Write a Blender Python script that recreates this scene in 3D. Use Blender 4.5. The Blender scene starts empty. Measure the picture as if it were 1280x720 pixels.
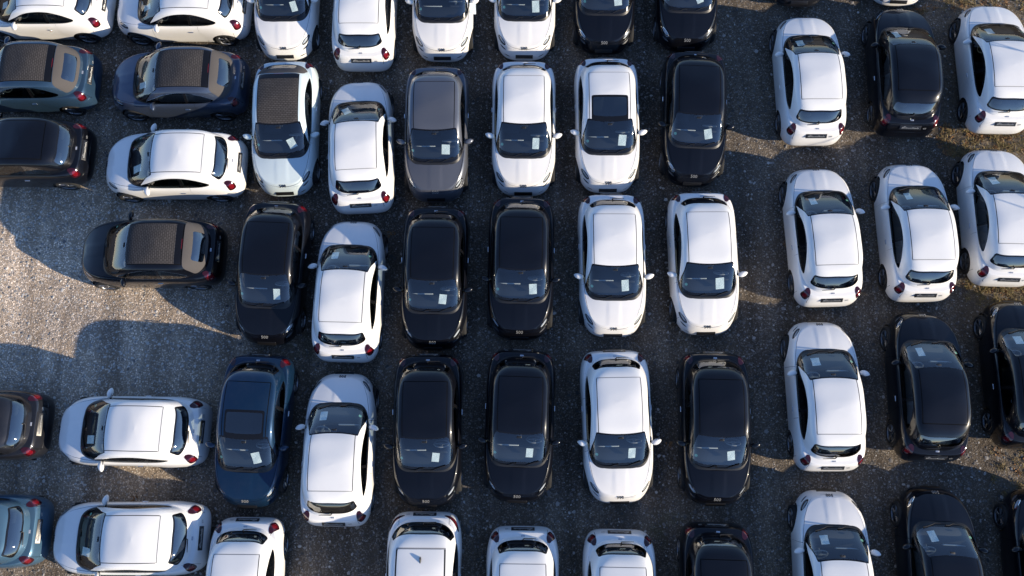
import bpy, math, random
import numpy as np
from mathutils import Matrix, Vector

random.seed(7)
rng = np.random.default_rng(11)
scene = bpy.context.scene
COL = scene.collection
PI = math.pi

# ------------------------------------------------------------------ camera, sky, sun, exposure
CAM_H, CAM_PITCH, CAM_ROLL, CAM_F = 21.779, 0.24178, 0.03083, 1100.0
cam = bpy.data.cameras.new("camera")
cam_ob = bpy.data.objects.new("camera", cam)
COL.objects.link(cam_ob)
cam.sensor_fit = 'HORIZONTAL'
cam.angle = 2 * math.atan(640.0 / CAM_F)
cam.clip_start, cam.clip_end = 0.1, 2000.0
cam_ob.matrix_world = (Matrix.Translation((0, 0, CAM_H)) @ Matrix.Rotation(CAM_PITCH, 4, 'X')
                       @ Matrix.Rotation(-CAM_ROLL, 4, 'Z'))
scene.camera = cam_ob

SUN_ELEV, SUN_AZ = math.radians(17.5), math.radians(-23.0)     # azimuth measured from +X (photo's right), counter-clockwise
world = bpy.data.worlds.new("World")
scene.world = world
world.use_nodes = True
wn = world.node_tree
wn.nodes.clear()
sky = wn.nodes.new('ShaderNodeTexSky')
sky.sky_type = 'NISHITA'
sky.sun_disc = False
sky.sun_elevation = SUN_ELEV
sky.sun_rotation = PI / 2 - SUN_AZ
sky.air_density, sky.dust_density, sky.ozone_density = 1.0, 0.0, 4.2
bg = wn.nodes.new('ShaderNodeBackground')
bg.inputs['Strength'].default_value = 0.14
wo = wn.nodes.new('ShaderNodeOutputWorld')
wb = wn.nodes.new('ShaderNodeMixRGB')          # the photograph's white balance
wb.blend_type = 'MULTIPLY'; wb.inputs['Fac'].default_value = 1.0; wb.inputs['Color2'].default_value = (1.11, 0.98, 1.02, 1)
wn.links.new(sky.outputs[0], wb.inputs['Color1'])
wn.links.new(wb.outputs[0], bg.inputs['Color'])
wn.links.new(bg.outputs[0], wo.inputs['Surface'])

sun = bpy.data.lights.new("sun", 'SUN')
sun.energy = 5.0
sun.angle = math.radians(0.53)
sun.color = (1.0, 0.86, 0.66)
sun_ob = bpy.data.objects.new("sun", sun)
COL.objects.link(sun_ob)
sdir = Vector((math.cos(SUN_ELEV) * math.cos(SUN_AZ), math.cos(SUN_ELEV) * math.sin(SUN_AZ), math.sin(SUN_ELEV)))
sun_ob.rotation_euler = sdir.to_track_quat('Z', 'Y').to_euler()
sun_ob.location = sdir * 60

scene.view_settings.view_transform = 'Standard'
scene.view_settings.look = 'None'
scene.view_settings.gamma = 1.0
scene.view_settings.use_curve_mapping = False
scene.view_settings.exposure = 0.66
scene.cycles.max_bounces = 8
scene.cycles.transparent_max_bounces = 12
scene.cycles.caustics_reflective = False
scene.cycles.caustics_refractive = False

# ------------------------------------------------------------------ materials
def new_mat(name):
    m = bpy.data.materials.new(name)
    m.use_nodes = True
    nt = m.node_tree
    return m, nt, nt.nodes['Principled BSDF']

def mat(name, col, rough=0.5, metal=0.0, coat=0.0, spec=0.5, coat_rough=0.03):
    m, nt, p = new_mat(name)
    p.inputs['Base Color'].default_value = (*col, 1)
    p.inputs['Roughness'].default_value = rough
    p.inputs['Metallic'].default_value = metal
    p.inputs['Coat Weight'].default_value = coat
    p.inputs['Coat Roughness'].default_value = coat_rough
    p.inputs['Specular IOR Level'].default_value = spec
    return m

def paint(name, col, metal=0.0, rough=0.4, dust=0.06):
    """car paint under clear coat, with a thin film of dust that breaks up the gloss"""
    m, nt, p = new_mat(name)
    N, Lk = nt.nodes, nt.links
    tc = N.new('ShaderNodeTexCoord')
    oi = N.new('ShaderNodeObjectInfo')
    add = N.new('ShaderNodeVectorMath'); add.operation = 'ADD'
    Lk.new(tc.outputs['Object'], add.inputs[0])
    sc = N.new('ShaderNodeVectorMath'); sc.operation = 'SCALE'; sc.inputs['Scale'].default_value = 37.0
    Lk.new(oi.outputs['Location'], sc.inputs[0])
    Lk.new(sc.outputs[0], add.inputs[1])
    nz = N.new('ShaderNodeTexNoise'); nz.inputs['Scale'].default_value = 2.2; nz.inputs['Detail'].default_value = 6
    nz.inputs['Roughness'].default_value = 0.7
    Lk.new(add.outputs[0], nz.inputs['Vector'])
    rr = N.new('ShaderNodeMapRange')
    rr.inputs['From Min'].default_value, rr.inputs['From Max'].default_value = 0.3, 0.75
    rr.inputs['To Min'].default_value, rr.inputs['To Max'].default_value = 0.02, 0.07
    Lk.new(nz.outputs['Fac'], rr.inputs['Value'])
    Lk.new(rr.outputs[0], p.inputs['Coat Roughness'])
    mix = N.new('ShaderNodeMixRGB'); mix.inputs['Color1'].default_value = (*col, 1)
    mix.inputs['Color2'].default_value = (0.22, 0.20, 0.18, 1)
    dr = N.new('ShaderNodeMapRange')
    dr.inputs['From Min'].default_value, dr.inputs['From Max'].default_value = 0.45, 0.85
    dr.inputs['To Min'].default_value, dr.inputs['To Max'].default_value = 0.0, dust
    Lk.new(nz.outputs['Fac'], dr.inputs['Value'])
    Lk.new(dr.outputs[0], mix.inputs['Fac'])
    Lk.new(mix.outputs[0], p.inputs['Base Color'])
    p.inputs['Metallic'].default_value = metal
    p.inputs['Roughness'].default_value = rough
    p.inputs['Coat Weight'].default_value = 1.0
    p.inputs['Specular IOR Level'].default_value = 0.15
    # the inner face of the body is cabin trim, not paint
    geo = N.new('ShaderNodeNewGeometry')
    df = N.new('ShaderNodeBsdfDiffuse'); df.inputs['Color'].default_value = (0.05, 0.05, 0.052, 1)
    mx = N.new('ShaderNodeMixShader')
    Lk.new(geo.outputs['Backfacing'], mx.inputs['Fac']); Lk.new(p.outputs[0], mx.inputs[1]); Lk.new(df.outputs[0], mx.inputs[2])
    Lk.new(mx.outputs[0], N['Material Output'].inputs['Surface'])
    return m

def glass(name, tint, refl=0.03, boost=2.2):
    m, nt, p = new_mat(name)
    N, Lk = nt.nodes, nt.links
    out = N['Material Output']
    N.remove(p)
    tr = N.new('ShaderNodeBsdfTransparent'); tr.inputs['Color'].default_value = (*tint, 1)
    gl = N.new('ShaderNodeBsdfGlossy'); gl.inputs['Roughness'].default_value = refl
    # Schlick reflectance from the facing angle, the same from both sides of the pane
    lw = N.new('ShaderNodeLayerWeight'); lw.inputs['Blend'].default_value = 0.5
    pw = N.new('ShaderNodeMath'); pw.operation = 'POWER'; pw.inputs[1].default_value = 5.0
    fm = N.new('ShaderNodeMath'); fm.operation = 'MULTIPLY_ADD'; fm.inputs[1].default_value = 0.95 - 0.045 * boost
    fm.inputs[2].default_value = 0.045 * boost; fm.use_clamp = True
    Lk.new(lw.outputs['Facing'], pw.inputs[0])
    mx = N.new('ShaderNodeMixShader')
    Lk.new(pw.outputs[0], fm.inputs[0]); Lk.new(fm.outputs[0], mx.inputs['Fac'])
    Lk.new(tr.outputs[0], mx.inputs[1]); Lk.new(gl.outputs[0], mx.inputs[2])
    Lk.new(mx.outputs[0], out.inputs['Surface'])
    return m

PAINT = {
    'white': paint('white_paint', (0.81, 0.80, 0.775), rough=0.45),
    'black': paint('black_paint', (0.003, 0.0035, 0.006), rough=0.3, dust=0.006),
    'mint': paint('pale_mint_paint', (0.60, 0.70, 0.73), metal=0.1),
    'teal': paint('teal_paint', (0.024, 0.054, 0.098), metal=0.3, rough=0.35),
    'teal_lit': paint('teal_paint_lit', (0.050, 0.108, 0.170), metal=0.3, rough=0.35),  # the teal paint again, lightened to stand for sun on it
    'petrol': paint('petrol_blue_paint', (0.006, 0.027, 0.066), metal=0.45, rough=0.35),
    'slateblue': paint('slate_blue_paint', (0.052, 0.070, 0.112), metal=0.45, rough=0.35),
    'slate': paint('slate_grey_paint', (0.125, 0.133, 0.155), metal=0.45, rough=0.35),
    'charcoal': paint('charcoal_paint', (0.012, 0.013, 0.017), metal=0.2, rough=0.35),
}
PAINT['black'].node_tree.nodes['Principled BSDF'].inputs['Coat IOR'].default_value = 1.42
M_GLASS = glass('windscreen_glass', (0.86, 0.92, 0.93), 0.02, 3.6)
M_SIDE = glass('side_glass', (0.20, 0.24, 0.25))
M_PRIV = glass('tinted_rear_glass', (0.16, 0.19, 0.20), 0.02, 5.0)
M_LENS = glass('clear_lens', (0.75, 0.78, 0.8))
M_BLACK = mat('black_plastic', (0.012, 0.012, 0.013), 0.45)
M_GAP = mat('gap_rubber', (0.004, 0.004, 0.004), 0.9, spec=0.1)
M_FRIT = mat('black_ceramic', (0.006, 0.006, 0.007), 0.12)
M_SEAM = mat('roof_seam_rubber', (0.30, 0.30, 0.30), 0.8)
M_UNDER = mat('underbody', (0.01, 0.01, 0.01), 0.9)
M_TRIM = mat('cabin_fabric', (0.014, 0.014, 0.016), 0.85)
M_DASH = mat('dash_vinyl', (0.009, 0.011, 0.014), 0.65)
M_FASCIA = mat('pale_fascia', (0.62, 0.62, 0.60), 0.4)
M_SEAT = mat('seat_cloth', (0.06, 0.06, 0.066), 0.9)
M_HEADREST = mat('seat_grey', (0.28, 0.28, 0.28), 0.85)
M_TYRE = mat('tyre_rubber', (0.012, 0.012, 0.012), 0.85)
M_RIM = mat('alloy', (0.22, 0.225, 0.235), 0.3, metal=0.9)
M_CHROME = mat('chrome', (0.75, 0.76, 0.78), 0.08, metal=1.0)
M_RED = mat('red_lens', (0.15, 0.005, 0.010), 0.12, coat=1.0)
M_DARKRED = mat('dark_red_lens', (0.035, 0.003, 0.006), 0.12, coat=1.0)
M_LED = mat('white_light_bar', (0.8, 0.82, 0.85), 0.2, coat=1.0)
M_REFL = mat('lamp_reflector', (0.16, 0.17, 0.19), 0.25, metal=0.5)
M_PLATE = mat('plate_holder', (0.010, 0.010, 0.011), 0.35)
M_LETTER_L = mat('silver_lettering', (0.36, 0.36, 0.35), 0.3, metal=0.4)
M_LETTER_D = mat('dark_lettering', (0.03, 0.03, 0.032), 0.3)
M_BADGE = mat('badge_silver', (0.55, 0.57, 0.62), 0.25, metal=0.6)
M_MIRROR = mat('mirror_glass', (0.7, 0.72, 0.75), 0.03, metal=1.0)
M_STICKER = mat('green_sticker', (0.22, 0.50, 0.36), 0.6)

def paper_mat():
    m, nt, p = new_mat('printed_paper')
    N, Lk = nt.nodes, nt.links
    tc = N.new('ShaderNodeTexCoord')
    sep = N.new('ShaderNodeSeparateXYZ'); Lk.new(tc.outputs['Object'], sep.inputs[0])
    w = N.new('ShaderNodeTexWave'); w.bands_direction = 'X'; w.inputs['Scale'].default_value = 14
    w.inputs['Distortion'].default_value = 0.0
    Lk.new(tc.outputs['Object'], w.inputs['Vector'])
    nz = N.new('ShaderNodeTexNoise'); nz.inputs['Scale'].default_value = 26
    Lk.new(tc.outputs['Object'], nz.inputs['Vector'])
    mul = N.new('ShaderNodeMath'); mul.operation = 'MULTIPLY'
    Lk.new(w.outputs['Fac'], mul.inputs[0]); Lk.new(nz.outputs['Fac'], mul.inputs[1])
    cr = N.new('ShaderNodeValToRGB')
    cr.color_ramp.elements[0].position = 0.36; cr.color_ramp.elements[0].color = (0.90, 0.94, 0.90, 1)
    cr.color_ramp.elements[1].position = 0.46; cr.color_ramp.elements[1].color = (0.33, 0.46, 0.45, 1)
    Lk.new(mul.outputs[0], cr.inputs['Fac'])
    Lk.new(cr.outputs[0], p.inputs['Base Color'])
    p.inputs['Roughness'].default_value = 0.8
    return m
M_PAPER = paper_mat()

def canvas_mat(name, c1, c2, brick=True):
    m, nt, p = new_mat(name)
    N, Lk = nt.nodes, nt.links
    tc = N.new('ShaderNodeTexCoord')
    nz = N.new('ShaderNodeTexNoise'); nz.inputs['Scale'].default_value = 90; nz.inputs['Detail'].default_value = 4
    Lk.new(tc.outputs['Object'], nz.inputs['Vector'])
    mx = N.new('ShaderNodeMixRGB'); mx.inputs['Color1'].default_value = (*c1, 1); mx.inputs['Color2'].default_value = (*c2, 1)
    Lk.new(nz.outputs['Fac'], mx.inputs['Fac'])
    last = mx.outputs[0]
    if brick:
        mp = N.new('ShaderNodeMapping'); mp.inputs['Rotation'].default_value = (0, 0, PI / 2)
        Lk.new(tc.outputs['Object'], mp.inputs['Vector'])
        b = N.new('ShaderNodeTexBrick')
        b.inputs['Color1'].default_value = (0.85, 0.85, 0.85, 1); b.inputs['Color2'].default_value = (1.1, 1.1, 1.1, 1)
        b.inputs['Mortar'].default_value = (0.42, 0.42, 0.42, 1)
        b.inputs['Scale'].default_value = 1.0; b.inputs['Mortar Size'].default_value = 0.007
        b.inputs['Brick Width'].default_value = 0.085; b.inputs['Row Height'].default_value = 0.047
        Lk.new(mp.outputs[0], b.inputs['Vector'])
        m2 = N.new('ShaderNodeMixRGB'); m2.blend_type = 'MULTIPLY'; m2.inputs['Fac'].default_value = 1
        Lk.new(last, m2.inputs['Color1']); Lk.new(b.outputs['Color'], m2.inputs['Color2'])
        last = m2.outputs[0]
    Lk.new(last, p.inputs['Base Color'])
    p.inputs['Roughness'].default_value = 0.95
    p.inputs['Specular IOR Level'].default_value = 0.15
    # the inner face of the body is cabin trim, not paint
    geo = N.new('ShaderNodeNewGeometry')
    df = N.new('ShaderNodeBsdfDiffuse'); df.inputs['Color'].default_value = (0.05, 0.05, 0.052, 1)
    mx = N.new('ShaderNodeMixShader')
    Lk.new(geo.outputs['Backfacing'], mx.inputs['Fac']); Lk.new(p.outputs[0], mx.inputs[1]); Lk.new(df.outputs[0], mx.inputs[2])
    Lk.new(mx.outputs[0], N['Material Output'].inputs['Surface'])
    return m
M_CANVAS = canvas_mat('soft_top_canvas', (0.052, 0.048, 0.048), (0.088, 0.080, 0.078))
M_CANVAS2 = canvas_mat('soft_top_rear_canvas', (0.066, 0.062, 0.062), (0.095, 0.088, 0.086), brick=False)

# ------------------------------------------------------------------ ground
def ground_mat():
    m, nt, p = new_mat('gravel_ground')
    N, Lk = nt.nodes, nt.links
    tc = N.new('ShaderNodeTexCoord')
    P = tc.outputs['Object']
    def noise(scale, detail=4, rough=0.6):
        n = N.new('ShaderNodeTexNoise'); n.inputs['Scale'].default_value = scale
        n.inputs['Detail'].default_value = detail; n.inputs['Roughness'].default_value = rough
        Lk.new(P, n.inputs['Vector']); return n
    def ramp(src, stops):
        r = N.new('ShaderNodeValToRGB')
        e = r.color_ramp.elements
        while len(e) < len(stops): e.new(0.5)
        for i, (pos, c) in enumerate(stops):
            e[i].position = pos; e[i].color = (*c, 1)
        Lk.new(src, r.inputs['Fac']); return r
    def mix(fac, a, b, mode='MIX'):
        x = N.new('ShaderNodeMixRGB'); x.blend_type = mode
        if isinstance(fac, float): x.inputs['Fac'].default_value = fac
        else: Lk.new(fac, x.inputs['Fac'])
        for s, v in ((x.inputs['Color1'], a), (x.inputs['Color2'], b)):
            if isinstance(v, tuple): s.default_value = (*v, 1)
            else: Lk.new(v, s)
        return x.outputs[0]
    vo = N.new('ShaderNodeTexVoronoi'); vo.inputs['Scale'].default_value = 27
    vo.inputs['Randomness'].default_value = 1
    Lk.new(P, vo.inputs['Vector'])
    sepc = N.new('ShaderNodeSeparateColor'); Lk.new(vo.outputs['Color'], sepc.inputs[0])
    stone = ramp(sepc.outputs[0], [(0.0, (0.10, 0.094, 0.088)), (0.45, (0.20, 0.188, 0.172)), (0.8, (0.30, 0.28, 0.255)), (1.0, (0.46, 0.44, 0.41))])
    dirt = ramp(noise(60, 5, 0.7).outputs['Fac'], [(0.3, (0.075, 0.065, 0.055)), (0.7, (0.20, 0.175, 0.145))])
    dist = ramp(vo.outputs['Distance'], [(0.30, (1, 1, 1)), (0.62, (0, 0, 0))])
    base = mix(dist.outputs[0], dirt.outputs[0], stone.outputs[0])
    # paler open gravel with sunlight painted in, and dark trodden areas
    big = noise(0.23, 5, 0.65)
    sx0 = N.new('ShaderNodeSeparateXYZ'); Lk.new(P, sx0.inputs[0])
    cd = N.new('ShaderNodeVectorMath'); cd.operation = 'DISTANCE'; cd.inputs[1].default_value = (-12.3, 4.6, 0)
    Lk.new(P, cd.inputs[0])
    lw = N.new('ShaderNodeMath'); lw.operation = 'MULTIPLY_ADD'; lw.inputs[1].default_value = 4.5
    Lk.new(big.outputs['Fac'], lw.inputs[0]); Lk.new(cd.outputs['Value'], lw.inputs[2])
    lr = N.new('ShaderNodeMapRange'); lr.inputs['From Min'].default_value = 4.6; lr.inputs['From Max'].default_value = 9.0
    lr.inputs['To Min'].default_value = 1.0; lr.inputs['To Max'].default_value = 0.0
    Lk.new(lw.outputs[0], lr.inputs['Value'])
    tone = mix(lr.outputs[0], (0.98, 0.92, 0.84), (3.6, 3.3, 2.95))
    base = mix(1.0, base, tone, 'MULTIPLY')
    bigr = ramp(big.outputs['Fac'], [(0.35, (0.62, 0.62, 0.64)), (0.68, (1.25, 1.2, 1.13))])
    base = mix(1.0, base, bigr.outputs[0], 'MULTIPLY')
    # faint wheel lanes along the columns
    mp = N.new('ShaderNodeMapping'); mp.inputs['Scale'].default_value = (1.9, 0.16, 1)
    Lk.new(P, mp.inputs['Vector'])
    ln = N.new('ShaderNodeTexNoise'); ln.inputs['Scale'].default_value = 1.0; ln.inputs['Detail'].default_value = 4
    Lk.new(mp.outputs[0], ln.inputs['Vector'])
    lnr = ramp(ln.outputs['Fac'], [(0.38, (0.66, 0.64, 0.62)), (0.62, (1.18, 1.17, 1.15))])
    base = mix(1.0, base, lnr.outputs[0], 'MULTIPLY')
    # fine dark soil where wheels have packed the surface
    soil = ramp(noise(0.55, 6, 0.7).outputs['Fac'], [(0.52, (0, 0, 0)), (0.70, (1, 1, 1))])
    soilc = ramp(noise(35, 5, 0.75).outputs['Fac'], [(0.3, (0.05, 0.043, 0.036)), (0.75, (0.17, 0.145, 0.115))])
    f2 = N.new('ShaderNodeMath'); f2.operation = 'MULTIPLY'; f2.inputs[1].default_value = 0.55
    Lk.new(soil.outputs[0], f2.inputs[0])
    base = mix(f2.outputs[0], base, soilc.outputs[0])
    # mossy patches
    moss = ramp(noise(0.42, 7, 0.72).outputs['Fac'], [(0.60, (0, 0, 0)), (0.74, (1, 1, 1))])
    f3 = N.new('ShaderNodeMath'); f3.operation = 'MULTIPLY'; f3.inputs[1].default_value = 0.6
    Lk.new(moss.outputs[0], f3.inputs[0])
    base = mix(f3.outputs[0], base, (0.09, 0.085, 0.04))
    # brown earth with dry grass on the right-hand verge
    sx = N.new('ShaderNodeSeparateXYZ'); Lk.new(P, sx.inputs[0])
    wob = noise(0.5, 5, 0.7)
    am = N.new('ShaderNodeMath'); am.operation = 'MULTIPLY_ADD'; am.inputs[1].default_value = 6.0
    Lk.new(wob.outputs['Fac'], am.inputs[0]); Lk.new(sx.outputs['X'], am.inputs[2])
    vr = N.new('ShaderNodeMapRange'); vr.inputs['From Min'].default_value = 14.0; vr.inputs['From Max'].default_value = 16.5
    Lk.new(am.outputs[0], vr.inputs['Value'])
    earth = ramp(noise(9, 8, 0.8).outputs['Fac'], [(0.28, (0.05, 0.038, 0.026)), (0.5, (0.15, 0.115, 0.075)), (0.72, (0.30, 0.235, 0.15))])
    f4 = N.new('ShaderNodeMath'); f4.operation = 'MULTIPLY'; f4.inputs[1].default_value = 0.85
    Lk.new(vr.outputs[0], f4.inputs[0])
    base = mix(f4.outputs[0], base, earth.outputs[0])
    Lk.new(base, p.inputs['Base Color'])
    p.inputs['Roughness'].default_value = 0.95
    p.inputs['Specular IOR Level'].default_value = 0.2
    # relief
    hv = N.new('ShaderNodeMath'); hv.operation = 'MULTIPLY_ADD'; hv.inputs[1].default_value = -0.022; hv.inputs[2].default_value = 0.02
    Lk.new(vo.outputs['Distance'], hv.inputs[0])
    hn = N.new('ShaderNodeMath'); hn.operation = 'MULTIPLY_ADD'; hn.inputs[1].default_value = 0.02
    Lk.new(noise(26, 5, 0.7).outputs['Fac'], hn.inputs[0]); Lk.new(hv.outputs[0], hn.inputs[2])
    hb = N.new('ShaderNodeMath'); hb.operation = 'MULTIPLY_ADD'; hb.inputs[1].default_value = 0.10
    Lk.new(noise(2.5, 3, 0.5).outputs['Fac'], hb.inputs[0]); Lk.new(hn.outputs[0], hb.inputs[2])
    bp = N.new('ShaderNodeBump'); bp.inputs['Strength'].default_value = 0.36; bp.inputs['Distance'].default_value = 1.0
    Lk.new(hb.outputs[0], bp.inputs['Height'])
    Lk.new(bp.outputs[0], p.inputs['Normal'])
    return m

def mesh_obj(name, V, F, material, smooth=False, parent=None):
    me = bpy.data.meshes.new(name)
    me.from_pydata([tuple(v) for v in V], [], [tuple(int(i) for i in f) for f in F])
    if material: me.materials.append(material)
    if smooth: me.polygons.foreach_set('use_smooth', [True] * len(me.polygons))
    ob = bpy.data.objects.new(name, me)
    COL.objects.link(ob)
    if parent: ob.parent = parent
    return ob

S = 600
g = mesh_obj('ground', [(-S, -S, 0), (S, -S, 0), (S, S, 0), (-S, S, 0)], [(0, 1, 2, 3)], ground_mat())
g['kind'] = 'structure'

# loose stones and dry grass: nobody could count them
def stone_mat():
    m, nt, p = new_mat('loose_stone')
    N, Lk = nt.nodes, nt.links
    at = N.new('ShaderNodeAttribute'); at.attribute_name = 'tone'
    r = N.new('ShaderNodeValToRGB'); e = r.color_ramp.elements
    for _ in range(2): e.new(0.5)
    for i, (q, c) in enumerate([(0, (0.06, 0.058, 0.056)), (.5, (0.19, 0.175, 0.16)), (.85, (0.38, 0.355, 0.32)), (1, (0.60, 0.57, 0.52))]):
        e[i].position = q; e[i].color = (*c, 1)
    Lk.new(at.outputs['Fac'], r.inputs['Fac']); Lk.new(r.outputs[0], p.inputs['Base Color'])
    p.inputs['Roughness'].default_value = 0.9
    return m

def scatter_stones(n):
    base = np.array([(0, 0, 1), (.9, 0, .1), (.3, .85, .15), (-.75, .5, .1), (-.7, -.55, .12), (.3, -.85, .05)])
    tri = np.array([(0, 1, 2), (0, 2, 3), (0, 3, 4), (0, 4, 5), (0, 5, 1)])
    x = rng.uniform(-16.5, 16, n); y = rng.uniform(-6, 18.5, n)
    sz = np.clip(rng.lognormal(-4.1, .48, n), .007, .046)
    a = rng.uniform(0, 2 * PI, n)
    B = base[None] * (sz[:, None, None] * rng.uniform(.6, 1.4, (n, 1, 3)) * np.array([1, 1, .45])) * rng.uniform(.75, 1.25, (n, 6, 1))
    c, s = np.cos(a)[:, None], np.sin(a)[:, None]
    V = np.stack([B[..., 0] * c - B[..., 1] * s + x[:, None], B[..., 0] * s + B[..., 1] * c + y[:, None], B[..., 2] - .001], -1).reshape(-1, 3)
    F = (tri[None] + 6 * np.arange(n)[:, None, None]).reshape(-1, 3)
    me = bpy.data.meshes.new('gravel_stones')
    me.vertices.add(len(V)); me.vertices.foreach_set('co', V.ravel())
    me.loops.add(F.size); me.loops.foreach_set('vertex_index', F.ravel().astype(np.int32))
    me.polygons.add(len(F)); me.polygons.foreach_set('loop_start', np.arange(0, F.size, 3, dtype=np.int32))
    me.update(calc_edges=True)
    tone = rng.beta(0.9, 1.3, n) + np.where(np.hypot(x + 12.3, y - 4.6) < 5, .40, 0)  # stones on the pale patch are coloured lighter, as if sunlit
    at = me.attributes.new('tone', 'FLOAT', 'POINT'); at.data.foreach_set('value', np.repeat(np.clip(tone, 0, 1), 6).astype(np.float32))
    me.materials.append(stone_mat())
    ob = bpy.data.objects.new('gravel_stones', me); COL.objects.link(ob); ob['kind'] = 'stuff'
scatter_stones(150000)

def scatter_blades(name, n, spots, colours, length, width, lean):
    V, F, tone = [], [], []
    tot = sum(w for *_, w in spots)
    for cx, cy, rx, ry, w in spots:
        m = int(n * w / tot)
        nt_ = max(3, m // 14)
        tx, ty = cx + rng.uniform(-rx, rx, nt_), cy + rng.uniform(-ry, ry, nt_)
        for k in range(m):
            q = rng.integers(nt_)
            x, y = tx[q] + rng.normal(0, .045), ty[q] + rng.normal(0, .045)
            a = rng.uniform(0, 2 * PI); L = length * rng.uniform(.5, 1.3); wd = width * rng.uniform(.6, 1.4)
            d = Vector((math.cos(a), math.sin(a), 0)); sd = Vector((-d.y, d.x, 0)) * wd
            p0 = Vector((x, y, 0)); l = lean * rng.uniform(.4, 1.2)
            p1 = p0 + d * L * .5 * l + Vector((0, 0, L * .5)); p2 = p0 + d * L * l + Vector((0, 0, L * rng.uniform(.35, .8)))
            o = len(V); V += [p0 - sd, p0 + sd, p1 + sd * .8, p1 - sd * .8, p2]
            F += [(o, o + 1, o + 2, o + 3), (o + 3, o + 2, o + 4)]
            tone += [rng.uniform()] * 5
    m_, nt, p = new_mat(name + '_blade')
    at = nt.nodes.new('ShaderNodeAttribute'); at.attribute_name = 'tone'
    r = nt.nodes.new('ShaderNodeValToRGB'); e = r.color_ramp.elements
    for _ in range(len(colours) - 2): e.new(.5)
    for i, c in enumerate(colours):
        e[i].position = i / (len(colours) - 1); e[i].color = (*c, 1)
    nt.links.new(at.outputs['Fac'], r.inputs['Fac']); nt.links.new(r.outputs[0], p.inputs['Base Color'])
    p.inputs['Roughness'].default_value = .8
    ob = mesh_obj(name, V, F, m_)
    at = ob.data.attributes.new('tone', 'FLOAT', 'POINT'); at.data.foreach_set('value', np.array(tone, np.float32))
    ob['kind'] = 'stuff'
scatter_blades('dry_grass', 9000, [(13.2, 4.9, 1.7, .35, 5), (13.0, 8.95, 1.5, .4, 5), (13.2, 13.5, 1.9, .7, 4), (12.6, .4, 1.2, .5, 2), (14.8, 7, .6, 6, 4)],
               [(0.10, 0.075, 0.03), (0.20, 0.15, 0.06), (0.30, 0.21, 0.09), (0.14, 0.13, 0.04)], .11, .006, 1.0)
scatter_blades('dead_leaves', 2600, [(13.0, 9.0, 1.6, .45, 4), (13.2, 5.0, 1.6, .3, 3), (13.0, 13.4, 1.9, .7, 3), (12.3, .7, 1.2, .5, 1), (2, 7, 12, 9, 1)],
               [(0.16, 0.075, 0.03), (0.30, 0.16, 0.06), (0.11, 0.06, 0.035)], .05, .017, 1.6)

# ------------------------------------------------------------------ car shape: stacked closed outlines, cut along real panel joints
def pchip(xk, yk, x):
    xk, yk = np.asarray(xk, float), np.asarray(yk, float)
    if xk[0] > xk[-1]: xk, yk = xk[::-1], yk[::-1]
    h = np.diff(xk); d = np.diff(yk) / h
    m = np.zeros_like(yk)
    for i in range(1, len(xk) - 1):
        if d[i - 1] * d[i] > 0:
            w1, w2 = 2 * h[i] + h[i - 1], h[i] + 2 * h[i - 1]
            m[i] = (w1 + w2) / (w1 / d[i - 1] + w2 / d[i])
    m[0], m[-1] = d[0], d[-1]
    x = np.clip(np.asarray(x, float), xk[0], xk[-1])
    i = np.clip(np.searchsorted(xk, x) - 1, 0, len(h) - 1)
    t = (x - xk[i]) / h[i]
    return (yk[i] * (1 + 2 * t) * (1 - t) ** 2 + m[i] * h[i] * t * (1 - t) ** 2
            + yk[i + 1] * t * t * (3 - 2 * t) + m[i + 1] * h[i] * t * t * (t - 1))

def quarter(a, b, n, M):
    p = np.linspace(0, PI / 2, 600)
    x, y = a * np.cos(p) ** (2 / n), b * np.sin(p) ** (2 / n)
    l = np.r_[0, np.cumsum(np.hypot(np.diff(x), np.diff(y)))]
    q = np.linspace(0, l[-1], M + 1)
    return np.interp(q, l, x), np.interp(q, l, y)

def outline(af, ar, b, nf, nr, M):
    """closed ring from the nose round the car's left side, tail and right side; 4*M points"""
    fx, fy = quarter(af, b, nf, M)
    rx, ry = quarter(ar, b, nr, M)
    X = np.r_[fx[:-1], -rx[::-1][:-1], -rx[:-1], fx[::-1][:-1]]
    Y = np.r_[fy[:-1], ry[::-1][:-1], -ry[:-1], -fy[::-1][:-1]]
    return X, Y

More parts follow.
